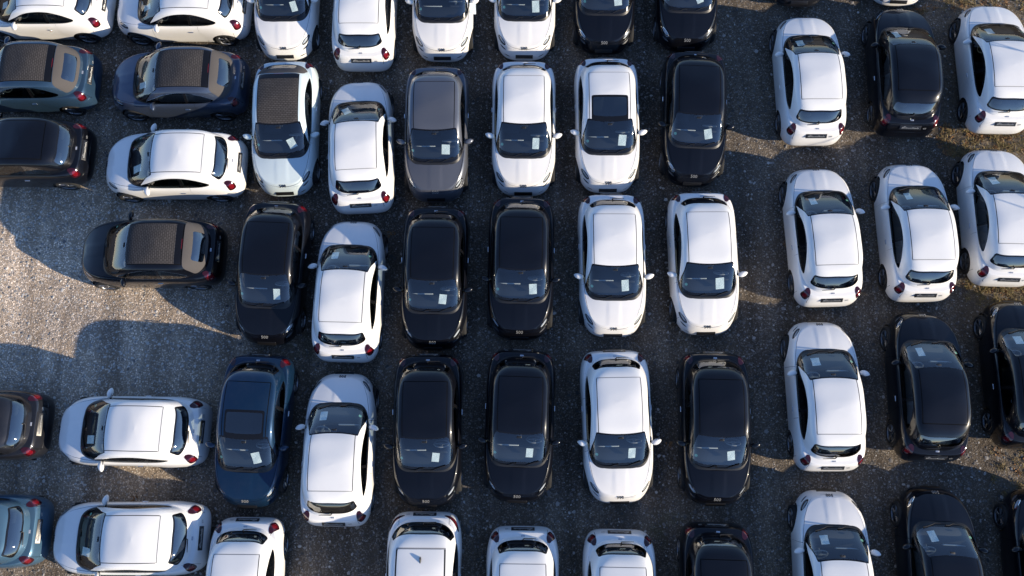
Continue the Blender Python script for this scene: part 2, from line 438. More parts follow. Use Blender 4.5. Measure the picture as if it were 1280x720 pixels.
class Surf:
    """triangle surface with normals that can be cut along f(x,y,z,t)=0"""
    def __init__(self, rings, T):
        R, n = len(rings), len(rings[0])
        self.V = np.concatenate(rings)
        self.A = np.repeat(np.asarray(T, float), n)
        q = []
        for r in range(R - 1):
            for k in range(n):
                a, b = r * n + k, r * n + (k + 1) % n
                c, d = b + n, a + n
                q.append((a, b, c)); q.append((a, c, d))
        self.T0 = np.array(q)
        # drop degenerate triangles
        e1 = self.V[self.T0[:, 1]] - self.V[self.T0[:, 0]]; e2 = self.V[self.T0[:, 2]] - self.V[self.T0[:, 0]]
        fn = np.cross(e1, e2)
        N = np.zeros_like(self.V)
        for k in range(3): np.add.at(N, self.T0[:, k], fn)
        if R and np.allclose(rings[-1].std(0)[1], 0): N[-n:] = N[-n:].sum(0)
        self.N = N / np.maximum(np.linalg.norm(N, axis=1, keepdims=True), 1e-12)
        self.T0 = self.T0[np.linalg.norm(fn, axis=1) > 1e-10]
    def cut(self, T, f):
        """-> (triangles where f>0, triangles where f<0)"""
        if len(T) == 0: return T, T
        fv = np.array(f(self.V[:, 0], self.V[:, 1], self.V[:, 2], self.A), float)
        fv[np.abs(fv) < 1e-6] = 1e-6
        pos = fv[T] > 0
        c = pos.sum(1)
        P, Q = [T[c == 3]], [T[c == 0]]
        nv, nn, na, cache = [], [], [], {}
        base = len(self.V)
        def mid(i, j):
            k = (i, j) if i < j else (j, i)
            if k not in cache:
                t = fv[k[0]] / (fv[k[0]] - fv[k[1]])
                nv.append(self.V[k[0]] * (1 - t) + self.V[k[1]] * t)
                m = self.N[k[0]] * (1 - t) + self.N[k[1]] * t
                nn.append(m / max(np.linalg.norm(m), 1e-9))
                na.append(self.A[k[0]] * (1 - t) + self.A[k[1]] * t)
                cache[k] = base + len(nv) - 1
            return cache[k]
        for tri in T[(c == 1) | (c == 2)]:
            s = [fv[i] > 0 for i in tri]
            odd = s.index(True) if sum(s) == 1 else s.index(False)
            a, b, d = tri[odd], tri[(odd + 1) % 3], tri[(odd + 2) % 3]
            ab, ad = mid(a, b), mid(a, d)
            one = [(a, ab, ad)]; two = [(ab, b, d), (ab, d, ad)]
            (P if sum(s) == 1 else Q).append(np.array(one))
            (Q if sum(s) == 1 else P).append(np.array(two))
        if nv:
            self.V = np.r_[self.V, nv]; self.N = np.r_[self.N, nn]; self.A = np.r_[self.A, na]
        cat = lambda L: np.concatenate([x for x in L if len(x)]) if any(len(x) for x in L) else np.zeros((0, 3), int)
        return cat(P), cat(Q)
    def mesh(self, name, T, material, inset=0.0, flange=0.0):
        T = np.asarray(T)
        u, inv = np.unique(T, return_inverse=True)
        inv = inv.reshape(-1, 3)
        V = self.V[u] - self.N[u] * inset
        N = self.N[u].copy()
        faces = [tuple(x) for x in inv]
        if flange:
            E = {}
            for tr in inv:
                for i in range(3):
                    e = (tr[i], tr[(i + 1) % 3]); E[e] = 1
            bd = [e for e in E if (e[1], e[0]) not in E]
            ids = sorted({i for e in bd for i in e}); mp = {v: len(V) + k for k, v in enumerate(ids)}
            top = {v: len(V) + len(ids) + k for k, v in enumerate(ids)}
            V = np.r_[V, V[ids] - N[ids] * flange, V[ids]]
            N = np.r_[N, N[ids], N[ids]]
            faces += [(top[b], top[a], mp[a], mp[b]) for a, b in bd]
        me = bpy.data.meshes.new(name)
        me.from_pydata([tuple(v) for v in V], [], [tuple(int(i) for i in f) for f in faces])
        me.materials.append(material)
        me.polygons.foreach_set('use_smooth', [True] * len(me.polygons))
        me.normals_split_custom_set_from_vertices([tuple(n) for n in N])
        return me

def sdf_poly(px, py, poly):
    """signed distance, positive inside"""
    P = np.array(poly, float); n = len(P)
    d = np.full(px.shape, 1e9); ins = np.zeros(px.shape, bool)
    for i in range(n):
        a, b = P[i], P[(i + 1) % n]
        ex, ey = b - a
        wx, wy = px - a[0], py - a[1]
        t = np.clip((wx * ex + wy * ey) / (ex * ex + ey * ey), 0, 1)
        d = np.minimum(d, np.hypot(wx - ex * t, wy - ey * t))
        if a[1] != b[1]:
            cr = ((a[1] > py) != (b[1] > py)) & (px < (b[0] - a[0]) * (py - a[1]) / (b[1] - a[1]) + a[0])
            ins ^= cr
    return np.where(ins, d, -d)

def catmull(poly, k=8):
    P = np.array(poly, float); n = len(P); out = []
    for i in range(n):
        p0, p1, p2, p3 = P[i - 1], P[i], P[(i + 1) % n], P[(i + 2) % n]
        for t in np.linspace(0, 1, k, endpoint=False):
            out.append(0.5 * ((2 * p1) + (p2 - p0) * t + (2 * p0 - 5 * p1 + 4 * p2 - p3) * t * t + (3 * p1 - p0 - 3 * p2 + p3) * t ** 3))
    return np.array(out)

def smin(vals, k=0.03):
    vals = [np.asarray(v) for v in vals]
    m = vals[0]
    for v in vals[1:]:
        h = np.clip(0.5 + 0.5 * (v - m) / k, 0, 1)
        m = v * (1 - h) + m * h - k * h * (1 - h)
    return m

class MB:
    """collects boxes, lofted tubes and discs into one mesh"""
    def __init__(self): self.V, self.F = [], []
    def add(self, V, F):
        o = len(self.V); self.V += [tuple(v) for v in V]; self.F += [tuple(i + o for i in f) for f in F]; return self
    def rbox(self, c, size, r=0.03, rot=None, seg=3):
        """box with rounded vertical and horizontal edges (superellipsoid-like shell)"""
        hx, hy, hz = (s / 2 for s in size)
        r = min(r, hx, hy, hz)
        prof = [(-hz, r)] + [(-hz + r * (1 - math.cos(a)), r * (1 - math.sin(a))) for a in np.linspace(0, PI / 2, seg + 1)[1:]]
        prof = [(z, i) for z, i in prof] + [(-z, i) for z, i in prof[::-1]]
        rings = []
        for z, ins in prof:
            ring = []
            for q, (sx, sy) in enumerate(((1, 1), (-1, 1), (-1, -1), (1, -1))):
                for a in np.linspace(0, PI / 2, seg + 1):
                    aa = a + q * PI / 2
                    ring.append(Vector((sx * (hx - r) + (r - ins) * math.cos(aa), sy * (hy - r) + (r - ins) * math.sin(aa), z)))
            rings.append(ring)
        n = len(rings[0]); V = [v for rg in rings for v in rg]
        F = [(i * n + k, i * n + (k + 1) % n, (i + 1) * n + (k + 1) % n, (i + 1) * n + k) for i in range(len(rings) - 1) for k in range(n)]
        F += [tuple(range(n))[::-1], tuple((len(rings) - 1) * n + k for k in range(n))]
        M = Matrix.Translation(c) @ (rot.to_4x4() if rot else Matrix.Identity(4))
        return self.add([M @ v for v in V], F)
    def tube(self, pts, rad, n=8, closed=False):
        pts = [Vector(p) for p in pts]; m = len(pts); V = []
        rad = rad if hasattr(rad, '__len__') else [rad] * m
        for i, p in enumerate(pts):
            a = pts[(i - 1) % m] if (closed or i) else p
            b = pts[(i + 1) % m] if (closed or i < m - 1) else p
            t = (b - a).normalized()
            up = Vector((0, 0, 1)) if abs(t.z) < 0.9 else Vector((1, 0, 0))
            s = t.cross(up).normalized(); u = s.cross(t)
            V += [p + (s * math.cos(2 * PI * k / n) + u * math.sin(2 * PI * k / n)) * rad[i] for k in range(n)]
        F = []
        for i in range(m if closed else m - 1):
            j = (i + 1) % m
            F += [(i * n + k, i * n + (k + 1) % n, j * n + (k + 1) % n, j * n + k) for k in range(n)]
        if not closed: F += [tuple(range(n))[::-1], tuple((m - 1) * n + k for k in range(n))]
        return self.add(V, F)
    def lathe_y(self, c, prof, n=28):
        """profile of (y, radius) spun about the y axis"""
        V, F = [], []
        for y, r in prof:
            V += [(c[0] + r * math.cos(2 * PI * k / n), c[1] + y, c[2] + r * math.sin(2 * PI * k / n)) for k in range(n)]
        for i in range(len(prof) - 1):
            F += [(i * n + k, (i + 1) * n + k, (i + 1) * n + (k + 1) % n, i * n + (k + 1) % n) for k in range(n)]
        return self.add(V, F)
    def mesh(self, name, material, smooth=True, angle=40):
        me = bpy.data.meshes.new(name)
        me.from_pydata(self.V, [], self.F)
        me.materials.append(material)
        me.polygons.foreach_set('use_smooth', [smooth] * len(me.polygons))
        if smooth and hasattr(me, 'set_sharp_from_angle'): me.set_sharp_from_angle(angle=math.radians(angle))
        return me

def text_mesh(s, size, material, depth=0.004, name='lettering', shear=0.0):
    cu = bpy.data.curves.new('lettering_curve', 'FONT')
    cu.body = s; cu.size = size; cu.align_x = 'CENTER'; cu.align_y = 'CENTER'; cu.extrude = depth; cu.shear = shear
    cu.resolution_u = 2
    ob = bpy.data.objects.new('lettering_tmp', cu)
    COL.objects.link(ob)
    dg = bpy.context.evaluated_depsgraph_get()
    me = bpy.data.meshes.new_from_object(ob.evaluated_get(dg))
    bpy.data.objects.remove(ob)
    me.name = name
    me.materials.clear(); me.materials.append(material)
    return me

HALF_L, HALF_W = 1.816, 0.8415
NRING = 44

def lower_surface(W=1.0):
    k = np.arange(15)
    #        sill                          bumper/side            shoulder  | deck (bonnet, tail)
    h  = [0.00, .05, .14, .30, .48, .66, .82, .93, 1.0]
    fi = [.190, .09, .030, .0, .010, .040, .085, .125, .170, .24, .36, .56, .85, 1.2, 1.5]
    ri = [.140, .06, .020, .0, .008, .035, .070, .100, .140, .20, .30, .48, .80, 1.2, 1.5]
    si = [.110, .05, .020, .004, .0, .006, .022, .045, .080, .130, .20, .30, .46, .66, HALF_W]
    q  = [None] * 8 + [1.0, .90, .74, .52, .25, .07, 0.0]
    t = np.linspace(0, 14, 71)
    FI, RI, SI = pchip(k, fi, t), pchip(k, ri, t), pchip(k, si, t)
    H = pchip(np.arange(9), h, np.minimum(t, 8)); Q = pchip(np.arange(8, 15), q[8:], np.maximum(t, 8))
    NF = pchip([0, 4, 8, 11, 14], [3.7, 3.5, 3.1, 2.5, 2.2], t)
    NR = pchip([0, 4, 8, 11, 14], [5.2, 6.0, 5.6, 4.2, 2.4], t)
    rings = []
    def zs(x): return pchip([-1.82, -1.6, -1.2, -.6, 0, .6, 1.0, 1.3, 1.55, 1.7, 1.82], [.86, .915, .945, .955, .945, .925, .895, .845, .775, .72, .655], x)
    def zc(x): return pchip([-1.82, -1.6, -1.2, 0, .6, .9, 1.2, 1.45, 1.62, 1.72, 1.82], [.87, .955, 1.0, 1.0, 1.005, .99, .948, .895, .84, .78, .67], x)
    for i in range(len(t)):
        X, Y = outline(HALF_L - FI[i], HALF_L - RI[i], max(HALF_W - SI[i], 1e-5), NF[i], NR[i], NRING)
        if t[i] <= 8:
            z = .17 + (zs(X) - .17) * H[i]
            # tail stands more upright than the nose
        else:
            z = zc(X) - (zc(X) - zs(X)) * Q[i]
            ridge = 1 / (1 + np.exp((np.abs(Y) - .155) / .012))
            z = z + .008 * ridge * np.clip((X - .95) / .25, 0, 1) * np.clip((1.70 - X) / .15, 0, 1)
        # wheel-arch swell and waist between
        fl = np.exp(-((X - 1.12) / .40) ** 2) + np.exp(-((X + 1.16) / .42) ** 2)
        side = np.clip(np.abs(Y) / HALF_W, 0, 1) ** 6
        low = np.exp(-((z - .50) / .30) ** 2)
        Y = Y + np.sign(Y) * side * low * (.030 * np.minimum(fl, 1) - .022)
        rings.append(np.c_[X, Y * W, z])
    return Surf(rings, t)

def upper_surface(W=1.0, tailx=0.0):
    k = np.arange(9)
    b  = [.765, .740, .705, .668, .628, .582, .475, .26, 0]
    zf = [.90, 1.05, 1.195, 1.315, 1.392, 1.437, 1.480, 1.511, 1.522]
    zsd= [.90, 1.07, 1.235, 1.355, 1.418, 1.452, 1.485, 1.512, 1.522]
    zr = [.91, 1.04, 1.17, 1.285, 1.362, 1.412, 1.464, 1.508, 1.522]
    xf = [1.09, .87, .65, .44, .27, .13, -.12, -.32, -.45]
    xr = [-1.60, -1.53, -1.43, -1.315, -1.215, -1.11, -.88, -.62, -.45]
    nf = [4.6, 4.6, 4.6, 4.7, 4.8, 4.8, 4.0, 3.0, 2.2]
    nr = [3.4, 3.4, 3.4, 3.5, 3.5, 3.5, 3.3, 2.8, 2.2]
    t = np.linspace(0, 8, 49)
    I = lambda y: pchip(k, y, t)
    B, ZF, ZS, ZR, XF, XR, NF, NR = map(I, (b, zf, zsd, zr, xf, xr, nf, nr))
    x0 = -0.45
    rings = []
    for i in range(len(t)):
        X, Y = outline(max(XF[i] - x0, 1e-5), max(x0 - XR[i], 1e-5), max(B[i], 1e-5), NF[i], NR[i], NRING)
        u = np.clip(np.where(X >= 0, X / max(XF[i] - x0, 1e-5), -X / max(x0 - XR[i], 1e-5)), 0, 1)
        w = u ** 2.2
        zend = np.where(X >= 0, ZF[i], ZR[i])
        z = ZS[i] * (1 - w) + zend * w
        rings.append(np.c_[X + x0 + np.where(X < 0, tailx * np.clip(-X / 1.2, 0, 1), 0), Y * W, z])
    return Surf(rings, t)

def near(S, x, y, z, tri=None):
    i = np.argmin(((S.V - np.array([x, y, z])) ** 2).sum(1))
    return Vector(S.V[i]), Vector(S.N[i])

def frame(pos, normal, right):
    n = Vector(normal).normalized(); r = Vector(right)
    r = (r - n * r.dot(n)).normalized(); u = n.cross(r)
    M = Matrix((r, u, n)).transposed().to_4x4()
    M.translation = pos
    return M

def build_car(kind):
    """-> list of (name, mesh, parent index or None, takes body paint?, label or None)"""
    parts = []
    def P(name, me, parent=None, painted=False, label=None):
        parts.append((name, me, parent, painted, label)); return len(parts) - 1
    suv = kind == 'suv'; soft = kind == 'soft'
    W = 1.03 if suv else 1.0
    LO, UP = lower_surface(W), upper_surface(W * (1.04 if suv else 1.0), -0.05 if suv else 0)
    PM = PAINT['white']
    # ---------------------------------------------------------------- lower shell
    T = LO.T0
    # open the deck under the glasshouse
    xb, yb = outline(1.54 - .05, 1.15 - .05, .765 - .05, 4.4, 3.4, 40)
    base_poly = np.c_[xb - .45, yb * W]
    T, _ = LO.cut(T, lambda x, y, z, a: np.where(a > 7.5, -sdf_poly(x, y, base_poly), 1.0))
    for wx in (1.155, -1.165):
        T, _ = LO.cut(T, lambda x, y, z, a: np.where(np.abs(y) > .45, np.hypot(x - wx, z - .305) - .345, 1.0))
    def band(Sf, T, f, w):
        p, r = Sf.cut(T, lambda *q: f(*q) - w)
        b, n = Sf.cut(r, lambda *q: f(*q) + w)
        return (np.concatenate([p, n]) if len(n) else p), b
    gaps_lo, lights = [], []
    # lamps
    def lamp_fn(c, u, v, a, b, n=2.0):
        c, u, v = np.array(c), np.array(u, float), np.array(v, float)
        u /= np.linalg.norm(u); v = v - u * (v @ u); v /= np.linalg.norm(v)
        def f(x, y, z, A, grow=0.0):
            d = np.stack([x - c[0], y - c[1], z - c[2]], -1)
            e = (np.abs(d @ u / (a + grow)) ** n + np.abs(d @ v / (b + grow)) ** n) ** (1 / n)
            return np.where((d ** 2).sum(-1) < .3, 1 - e, -1.0)
        return f
    heads, tails = {}, {}
    for s in (1, -1):
        c, n = near(LO, 1.475, s * .60 * W, .74)
        f = lamp_fn(c, (-.72, s * .55, .16), n.cross(Vector((-.72, s * .55, .16))), .165, .062, 2.2)
        T, rim = LO.cut(T, lambda x, y, z, a: -f(x, y, z, a))
        rimo, lens = LO.cut(rim, lambda x, y, z, a: -f(x, y, z, a, -.012))
        lens_c, eye = LO.cut(lens, lambda x, y, z, a: -f(x, y, z, a, -.035))
        heads[s] = (rimo, lens_c, eye)
        # lower day light strip under each headlamp
        c2, n2 = near(LO, 1.60, s * .60 * W, .60)
        f2 = lamp_fn(c2, (-.60, s * .68, .12), n2.cross(Vector((-.60, s * .68, .12))), .115, .028, 2.0)
        T, strip = LO.cut(T, lambda x, y, z, a: -f2(x, y, z, a))
        heads[s] += (strip,)
        # lower intake corner
        c3, n3 = near(LO, 1.73, s * .48 * W, .42)
        f3 = lamp_fn(c3, (-.35, s * .9, .05), (0, 0, 1), .105, .03, 2.0)
        T, vent = LO.cut(T, lambda x, y, z, a: -f3(x, y, z, a))
        heads[s] += (vent,)
        c4, n4 = near(LO, -1.60, s * .64 * W, .82)
        if suv: fa = lamp_fn(c4, (.55, s * .75, .10), (0, 0, 1), .24, .055, 2.4)
        else: fa = lamp_fn(c4, (.50, s * .80, .15), (.1, 0, 1), .098, .118, 3.6)
        T, tl = LO.cut(T, lambda x, y, z, a: -fa(x, y, z, a))
        outer, inner = LO.cut(tl, lambda x, y, z, a: -fa(x, y, z, a, -.04 if not suv else -.02))
        tails[s] = (outer, inner)
    # bonnet outline
    def f_hood(x, y, z, a):
        yl = W * np.interp(x, [.55, .9, 1.2, 1.45, 1.6, 1.69], [.735, .70, .64, .545, .44, .30])
        return smin([yl - np.abs(y), 1.70 - .10 * (np.abs(y) / .5) ** 2 - x, np.where(z > .62, 1.0, -1.0) + 0 * x], .05)
    T, gp = band(LO, T, lambda x, y, z, a: np.where((x > .5) & (z > .6), f_hood(x, y, z, a), 1.0), .0045); gaps_lo.append(gp)
    hoodf = lambda x, y, z, a: np.where((x > .5) & (z > .6), f_hood(x, y, z, a), -1.0)
    hood, T = LO.cut(T, hoodf)
    # tailgate outline
    def f_gate(x, y, z, a): return smin([.565 * W - np.abs(y) - .05 * (z - .8), z - .60 , -1.25 - x], .06)
    T, gp = band(LO, T, lambda x, y, z, a: np.where(x < -1.2, f_gate(x, y, z, a), 1.0), .005); gaps_lo.append(gp)
    gate, T = LO.cut(T, lambda x, y, z, a: np.where(x < -1.2, f_gate(x, y, z, a), -1.0))
    # bumpers
    def f_fb(x, y, z, a): return x - 1.33 + 0.55 * np.maximum(.60 - z, -.2) * 0 - np.where(z > .64, 1.0, 0)
    T, gp = band(LO, T, lambda x, y, z, a: np.where(x > 1.1, smin([x - 1.43, .655 - z], .02), -1.0), .004); gaps_lo.append(gp)
    fb, T = LO.cut(T, lambda x, y, z, a: np.where(x > 1.1, smin([x - 1.43, .655 - z], .02), -1.0))
    T, gp = band(LO, T, lambda x, y, z, a: np.where(x < -1.1, smin([-1.46 - x, .66 - z], .02), -1.0), .004); gaps_lo.append(gp)
    rb, T = LO.cut(T, lambda x, y, z, a: np.where(x < -1.1, smin([-1.46 - x, .66 - z], .02), -1.0))
    # doors
    def f_door(x, y, z, a): return smin([.66 - .10 * (z - .5) - x, x + .60 + .25 * np.clip(.75 - z, 0, 1), z - .27], .08)
    T, gp = band(LO, T, lambda x, y, z, a: np.where(np.abs(y) > .6, f_door(x, y, z, a), 1.0), .0045); gaps_lo.append(gp)
    door, T = LO.cut(T, lambda x, y, z, a: np.where(np.abs(y) > .6, f_door(x, y, z, a), -1.0))
    # dark sill
    T, sill = LO.cut(T, lambda x, y, z, a: np.where(np.abs(x) < 1.6, z - .235, z - .20))
    FL = .02
    body = P('body', LO.mesh('body', T, PM, 0, FL), None, True)
    P('sill_trim', LO.mesh('sill_trim', sill, M_BLACK))
    hood_i = P('bonnet', LO.mesh('bonnet', hood, PM, 0, FL), None, True)
    gate_i = P('tailgate', LO.mesh('tailgate', gate, PM, 0, FL), None, True)
    fb_i = P('front_bumper', LO.mesh('front_bumper', fb, PM, 0, FL), None, True)
    rb_i = P('rear_bumper', LO.mesh('rear_bumper', rb, PM, 0, FL), None, True)
    door_i = {}
    cen = LO.V[door].mean(1)
    for s in (1, -1):
        d = door[cen[:, 1] * s > 0]
        door_i[s] = P('door', LO.mesh('door', d, PM, 0, FL), None, True)
    g_all = np.concatenate([x for x in gaps_lo if len(x)])
    P('shut_line', LO.mesh('shut_line', g_all, M_GAP, .012))
    for s in (1, -1):
        rimo, lens_c, eye, strip, vent = heads[s]
        h = P('headlight', LO.mesh('headlight', np.concatenate([lens_c, eye]), M_LENS, .002))
        P('reflector', LO.mesh('reflector', np.concatenate([lens_c, eye]), M_REFL, .03), h)
        P('light_ring', LO.mesh('light_ring', rimo, M_BLACK if not suv else M_CHROME, .001), h)
        P('light_bar', LO.mesh('light_bar', eye, M_LED, .016), h)
        P('daytime_light', LO.mesh('daytime_light', strip, M_REFL, .006))
        P('air_intake', LO.mesh('air_intake', vent, M_BLACK, .02), fb_i)
        o, i_ = tails[s]
        tl = P('tail_light', LO.mesh('tail_light', o, M_DARKRED if not suv else M_FRIT, -.004, .02))
        P('red_lens', LO.mesh('red_lens', i_, M_RED, .004), tl)
    # ---------------------------------------------------------------- glasshouse
    T = UP.T0
    def yw(z): return np.interp(z, [.90, .98, 1.15, 1.41, 1.45], [.725, .70, .655, .548, .535]) * W * (1.03 if suv else 1)
    def xtop(y): return .275 - .20 * (np.abs(y) / W) ** 2.2
    def f_ws(x, y, z, a): return np.where(x > -.3, smin([yw(z) - np.abs(y), x - xtop(y)], .03), -1.0)
    win = catmull([(.67, .965), (.36, 1.16), (.06, 1.315), (-.25, 1.372), (-.58, 1.362), (-.82, 1.285), (-1.0, 1.17), (-1.12, 1.04), (-.95, .985), (-.5, .965), (0, .955), (.5, .945)], 6)
    def f_sw(x, y, z, a): return np.where(np.abs(y) > .42, sdf_poly(x, z, win), -1.0)
    def yr(z): return np.interp(z, [1.0, 1.33], [.60, .515]) * W * (1.18 if suv else 1.0)
    def f_rw(x, y, z, a):
        return np.where(x < -1.0, smin([yr(z) - np.abs(y), z - (1.055 if not suv else 1.02), 1.315 - z - .10 * np.abs(y) ** 2], .05), -1.0)
    # windscreen: cowl band, black border, glass
    T, ws = UP.cut(T, lambda *q: -f_ws(*q))
    ws, cowl = UP.cut(ws, lambda x, y, z, a: a - .42)
    border, wsg = UP.cut(ws, lambda x, y, z, a: -smin([f_ws(x, y, z, a) - .016, (a - .80) * .16, np.where(x - xtop(y) > 0, x - xtop(y) - .03, -1)], .05))
    T, sw = UP.cut(T, lambda *q: -f_sw(*q))
    swb, swg = UP.cut(sw, lambda *q: -(f_sw(*q) - .014))
    swg, pil = band(UP, swg, lambda x, y, z, a: x + .46 - .12 * (1.2 - z), .035)
    if not soft:
        T, rw = UP.cut(T, lambda *q: -f_rw(*q))
        rwb, rwg = UP.cut(rw, lambda *q: -(f_rw(*q) - .03))
    # roof skin between the drip mouldings
    rl = .515 * W * (1.02 if suv else 1)
    def f_roof(x, y, z, a):
        return np.where(z > 1.2, smin([rl - .02 * (x + .45) ** 2 - np.abs(y), xtop(y) + .2 - x, x + (1.02 if not soft else 1.08)], .012), -1.0)
    T, ditch = band(UP, T, f_roof, .009 if not suv else .018)
    roof, T = UP.cut(T, f_roof)
    seam, moulding = UP.cut(ditch, lambda x, y, z, a: -.995 - x if not soft else -1.06 - x)
    def wide(x, y, z, a): return rl - .02 * (x + .45) ** 2 - np.abs(y)
    cab = None
    if soft:
        # rear canvas with its own window, and the dark bow between
        def f_can(x, y, z, a): return np.where((x < -.9) & (z > .98), smin([np.interp(z, [1.0, 1.35, 1.5], [.64, .585, .53]) - np.abs(y), z - 1.0, -1.10 - x], .07), -1.0)
        T, cab = UP.cut(T, lambda *q: -f_can(*q))
        def f_cw(x, y, z, a): return np.where(x < -1.0, smin([.37 - np.abs(y), z - 1.07, 1.31 - z], .06), -1.0)
        cab, cwin = UP.cut(cab, lambda *q: -f_cw(*q))
        bow, roofc = UP.cut(roof, lambda x, y, z, a: -.93 - x)
        third, bow = UP.cut(bow, lambda x, y, z, a: smin([-1.062 - x, .13 - np.abs(y)], .01))
    # the cut of the body sides below the window line belongs to the pillars
    P('roof_pillar', UP.mesh('roof_pillar', T, PM, 0, FL), None, True)
    if soft:
        rf = P('soft_top', UP.mesh('soft_top', roofc, M_CANVAS, -.006, .02))
        P('roof_bow', UP.mesh('roof_bow', bow, M_FRIT, -.012, .02), rf)
        P('brake_light', UP.mesh('brake_light', third, M_RED, -.013, .01), rf)
        P('rear_canvas', UP.mesh('rear_canvas', cab, M_CANVAS2, -.004, .02), rf)
        P('rear_window', UP.mesh('rear_window', cwin, M_PRIV, .004))
    elif kind == 'glassroof':
        rr, gl = UP.cut(roof, lambda x, y, z, a: -(smin([x + .36, .46 - np.abs(y)], .05)))
        gb, gl = UP.cut(gl, lambda x, y, z, a: -(smin([x + .30, .42 - np.abs(y), xtop(y) - .09 - x], .05)))
        P('roof', UP.mesh('roof', rr, PM, 0, FL), None, True)
        gr = P('glass_roof', UP.mesh('glass_roof', gl, M_PRIV, .003))
        P('glass_border', UP.mesh('glass_border', gb, M_FRIT, .003), gr)
    else:
        P('roof', UP.mesh('roof', roof, PM, 0, FL), None, True)
    mc = UP.V[moulding].mean(1)
    for s in (1, -1):
        P('roof_moulding', UP.mesh('roof_moulding', moulding[mc[:, 1] * s > 0], M_BLACK if not soft else M_GAP, .001))
    for q_ in (seam,):
        if len(q_): P('roof_seam', UP.mesh('roof_seam', q_, M_SEAM, .008))
    w_i = P('windscreen', UP.mesh('windscreen', wsg, M_GLASS, .006))
    P('windscreen_border', UP.mesh('windscreen_border', border, M_FRIT, .005), w_i)
    P('cowl', UP.mesh('cowl', cowl, M_BLACK, .004))
    c, n = near(UP, .66, -.50 * W, 1.02)
    st = MB()
    Mx = frame(c - n * .012, n, (0, 1, 0))
    st.add([Mx @ Vector((.036 * math.cos(a), .036 * math.sin(a), 0)) for a in np.linspace(0, 2 * PI, 17)[:-1]], [tuple(range(16))])
    P('windscreen_sticker', st.mesh('windscreen_sticker', M_STICKER), w_i)
    cs = UP.V[swg].mean(1); cb = UP.V[swb].mean(1); cp = UP.V[pil].mean(1)
    for s in (1, -1):
        a = swg[(cs[:, 1] * s > 0) & (cs[:, 0] > -.45)]; b_ = swg[(cs[:, 1] * s > 0) & (cs[:, 0] <= -.45)]
        sw_i = P('side_window', UP.mesh('side_window', a, M_SIDE, .006))
        P('window_frame', UP.mesh('window_frame', swb[cb[:, 1] * s > 0], M_CHROME if soft else M_FRIT, .002), sw_i)
        P('door_pillar', UP.mesh('door_pillar', pil[cp[:, 1] * s > 0], M_FRIT, .003))
        P('quarter_window', UP.mesh('quarter_window', b_, M_PRIV, .006))
    if not soft:
        r_i = P('rear_window', UP.mesh('rear_window', rwg, M_PRIV, .006))
        P('rear_window_border', UP.mesh('rear_window_border', rwb, M_FRIT, .004), r_i)
        c, n = near(UP, -1.51, 0, 1.07)
        M_ = frame(c + n * .018, n, (0, 1, 0))
        w = MB()
        w.tube([M_ @ Vector((0, -.03, 0)), M_ @ Vector((.02, .01, .012)), M_ @ Vector((.30, .035, .004))], [.020, .013, .006], 7)
        P('rear_wiper', w.mesh('rear_wiper', M_BLACK))
    # wipers
    for y0, y1, dx in ((.46, -.10, .0), (-.04, -.56, .02)):
        w = MB(); pts = []
        for u in np.linspace(0, 1, 7):
            y = y0 + (y1 - y0) * u
            c, n = near(UP, .97 - .26 * abs(y) ** 2 + .03 * u * (1 - u) * 4 - .06 * (1 - u) + dx, y * W, .985)
            pts.append(c + n * .015)
        w.tube(pts, [.014, .012, .010, .008, .007, .006, .005], 6)
        P('wiper', w.mesh('wiper', M_BLACK))
    # ---------------------------------------------------------------- underside, wheels
    rings = []
    X, Y = outline(1.62, 1.66, .72, 3.0, 3.5, 12)
    u = MB(); n_ = len(X)
    u.add([(x, y * W, .175) for x, y in zip(X, Y)] + [(x, y * W, .24) for x, y in zip(X, Y)],
          [tuple(range(n_))[::-1], tuple(range(n_, 2 * n_))] + [(k, (k + 1) % n_, n_ + (k + 1) % n_, n_ + k) for k in range(n_)])
    P('underbody', u.mesh('underbody', M_UNDER, False))
    for wx in (1.155, -1.165):
        for s in (1, -1):
            m = MB()
            arc = np.linspace(-.25, PI + .25, 18)
            V = []
            for yy in (.50, .74):
                V += [(wx + .352 * math.cos(a), s * yy * W, .305 + .352 * math.sin(a)) for a in arc]
            k = len(arc)
            m.add(V, [(i, i + 1, k + i + 1, k + i) for i in range(k - 1)] + [tuple(range(k))])
            P('wheel_arch', m.mesh('wheel_arch', M_UNDER))
            yo = s * .715 * W
            t = MB().lathe_y((wx, yo, .305), [(s * -.095, .20), (s * -.10, .285), (s * -.075, .303), (s * .065, .303), (s * .088, .285), (s * .092, .235), (s * .080, .215)])
            wi = P('wheel', t.mesh('wheel', M_TYRE, True, 50))
            r = MB().lathe_y((wx, yo, .305), [(s * -.05, .01), (s * -.05, .20), (s * .080, .218), (s * .086, .205), (s * .055, .195)])
            for q in range(5):
                for dd in (-.16, .16):
                    a0 = q * 2 * PI / 5 + .3
                    p0 = (wx + .05 * math.cos(a0), yo + s * .060, .305 + .05 * math.sin(a0))
                    p1 = (wx + .203 * math.cos(a0 + dd), yo + s * .068, .305 + .203 * math.sin(a0 + dd))
                    r.tube([p0, p1], [.022, .016], 5)
            r.lathe_y((wx, yo, .305), [(s * .04, .06), (s * .082, .055), (s * .088, .001)], 12)
            P('rim', r.mesh('rim', M_RIM), wi)
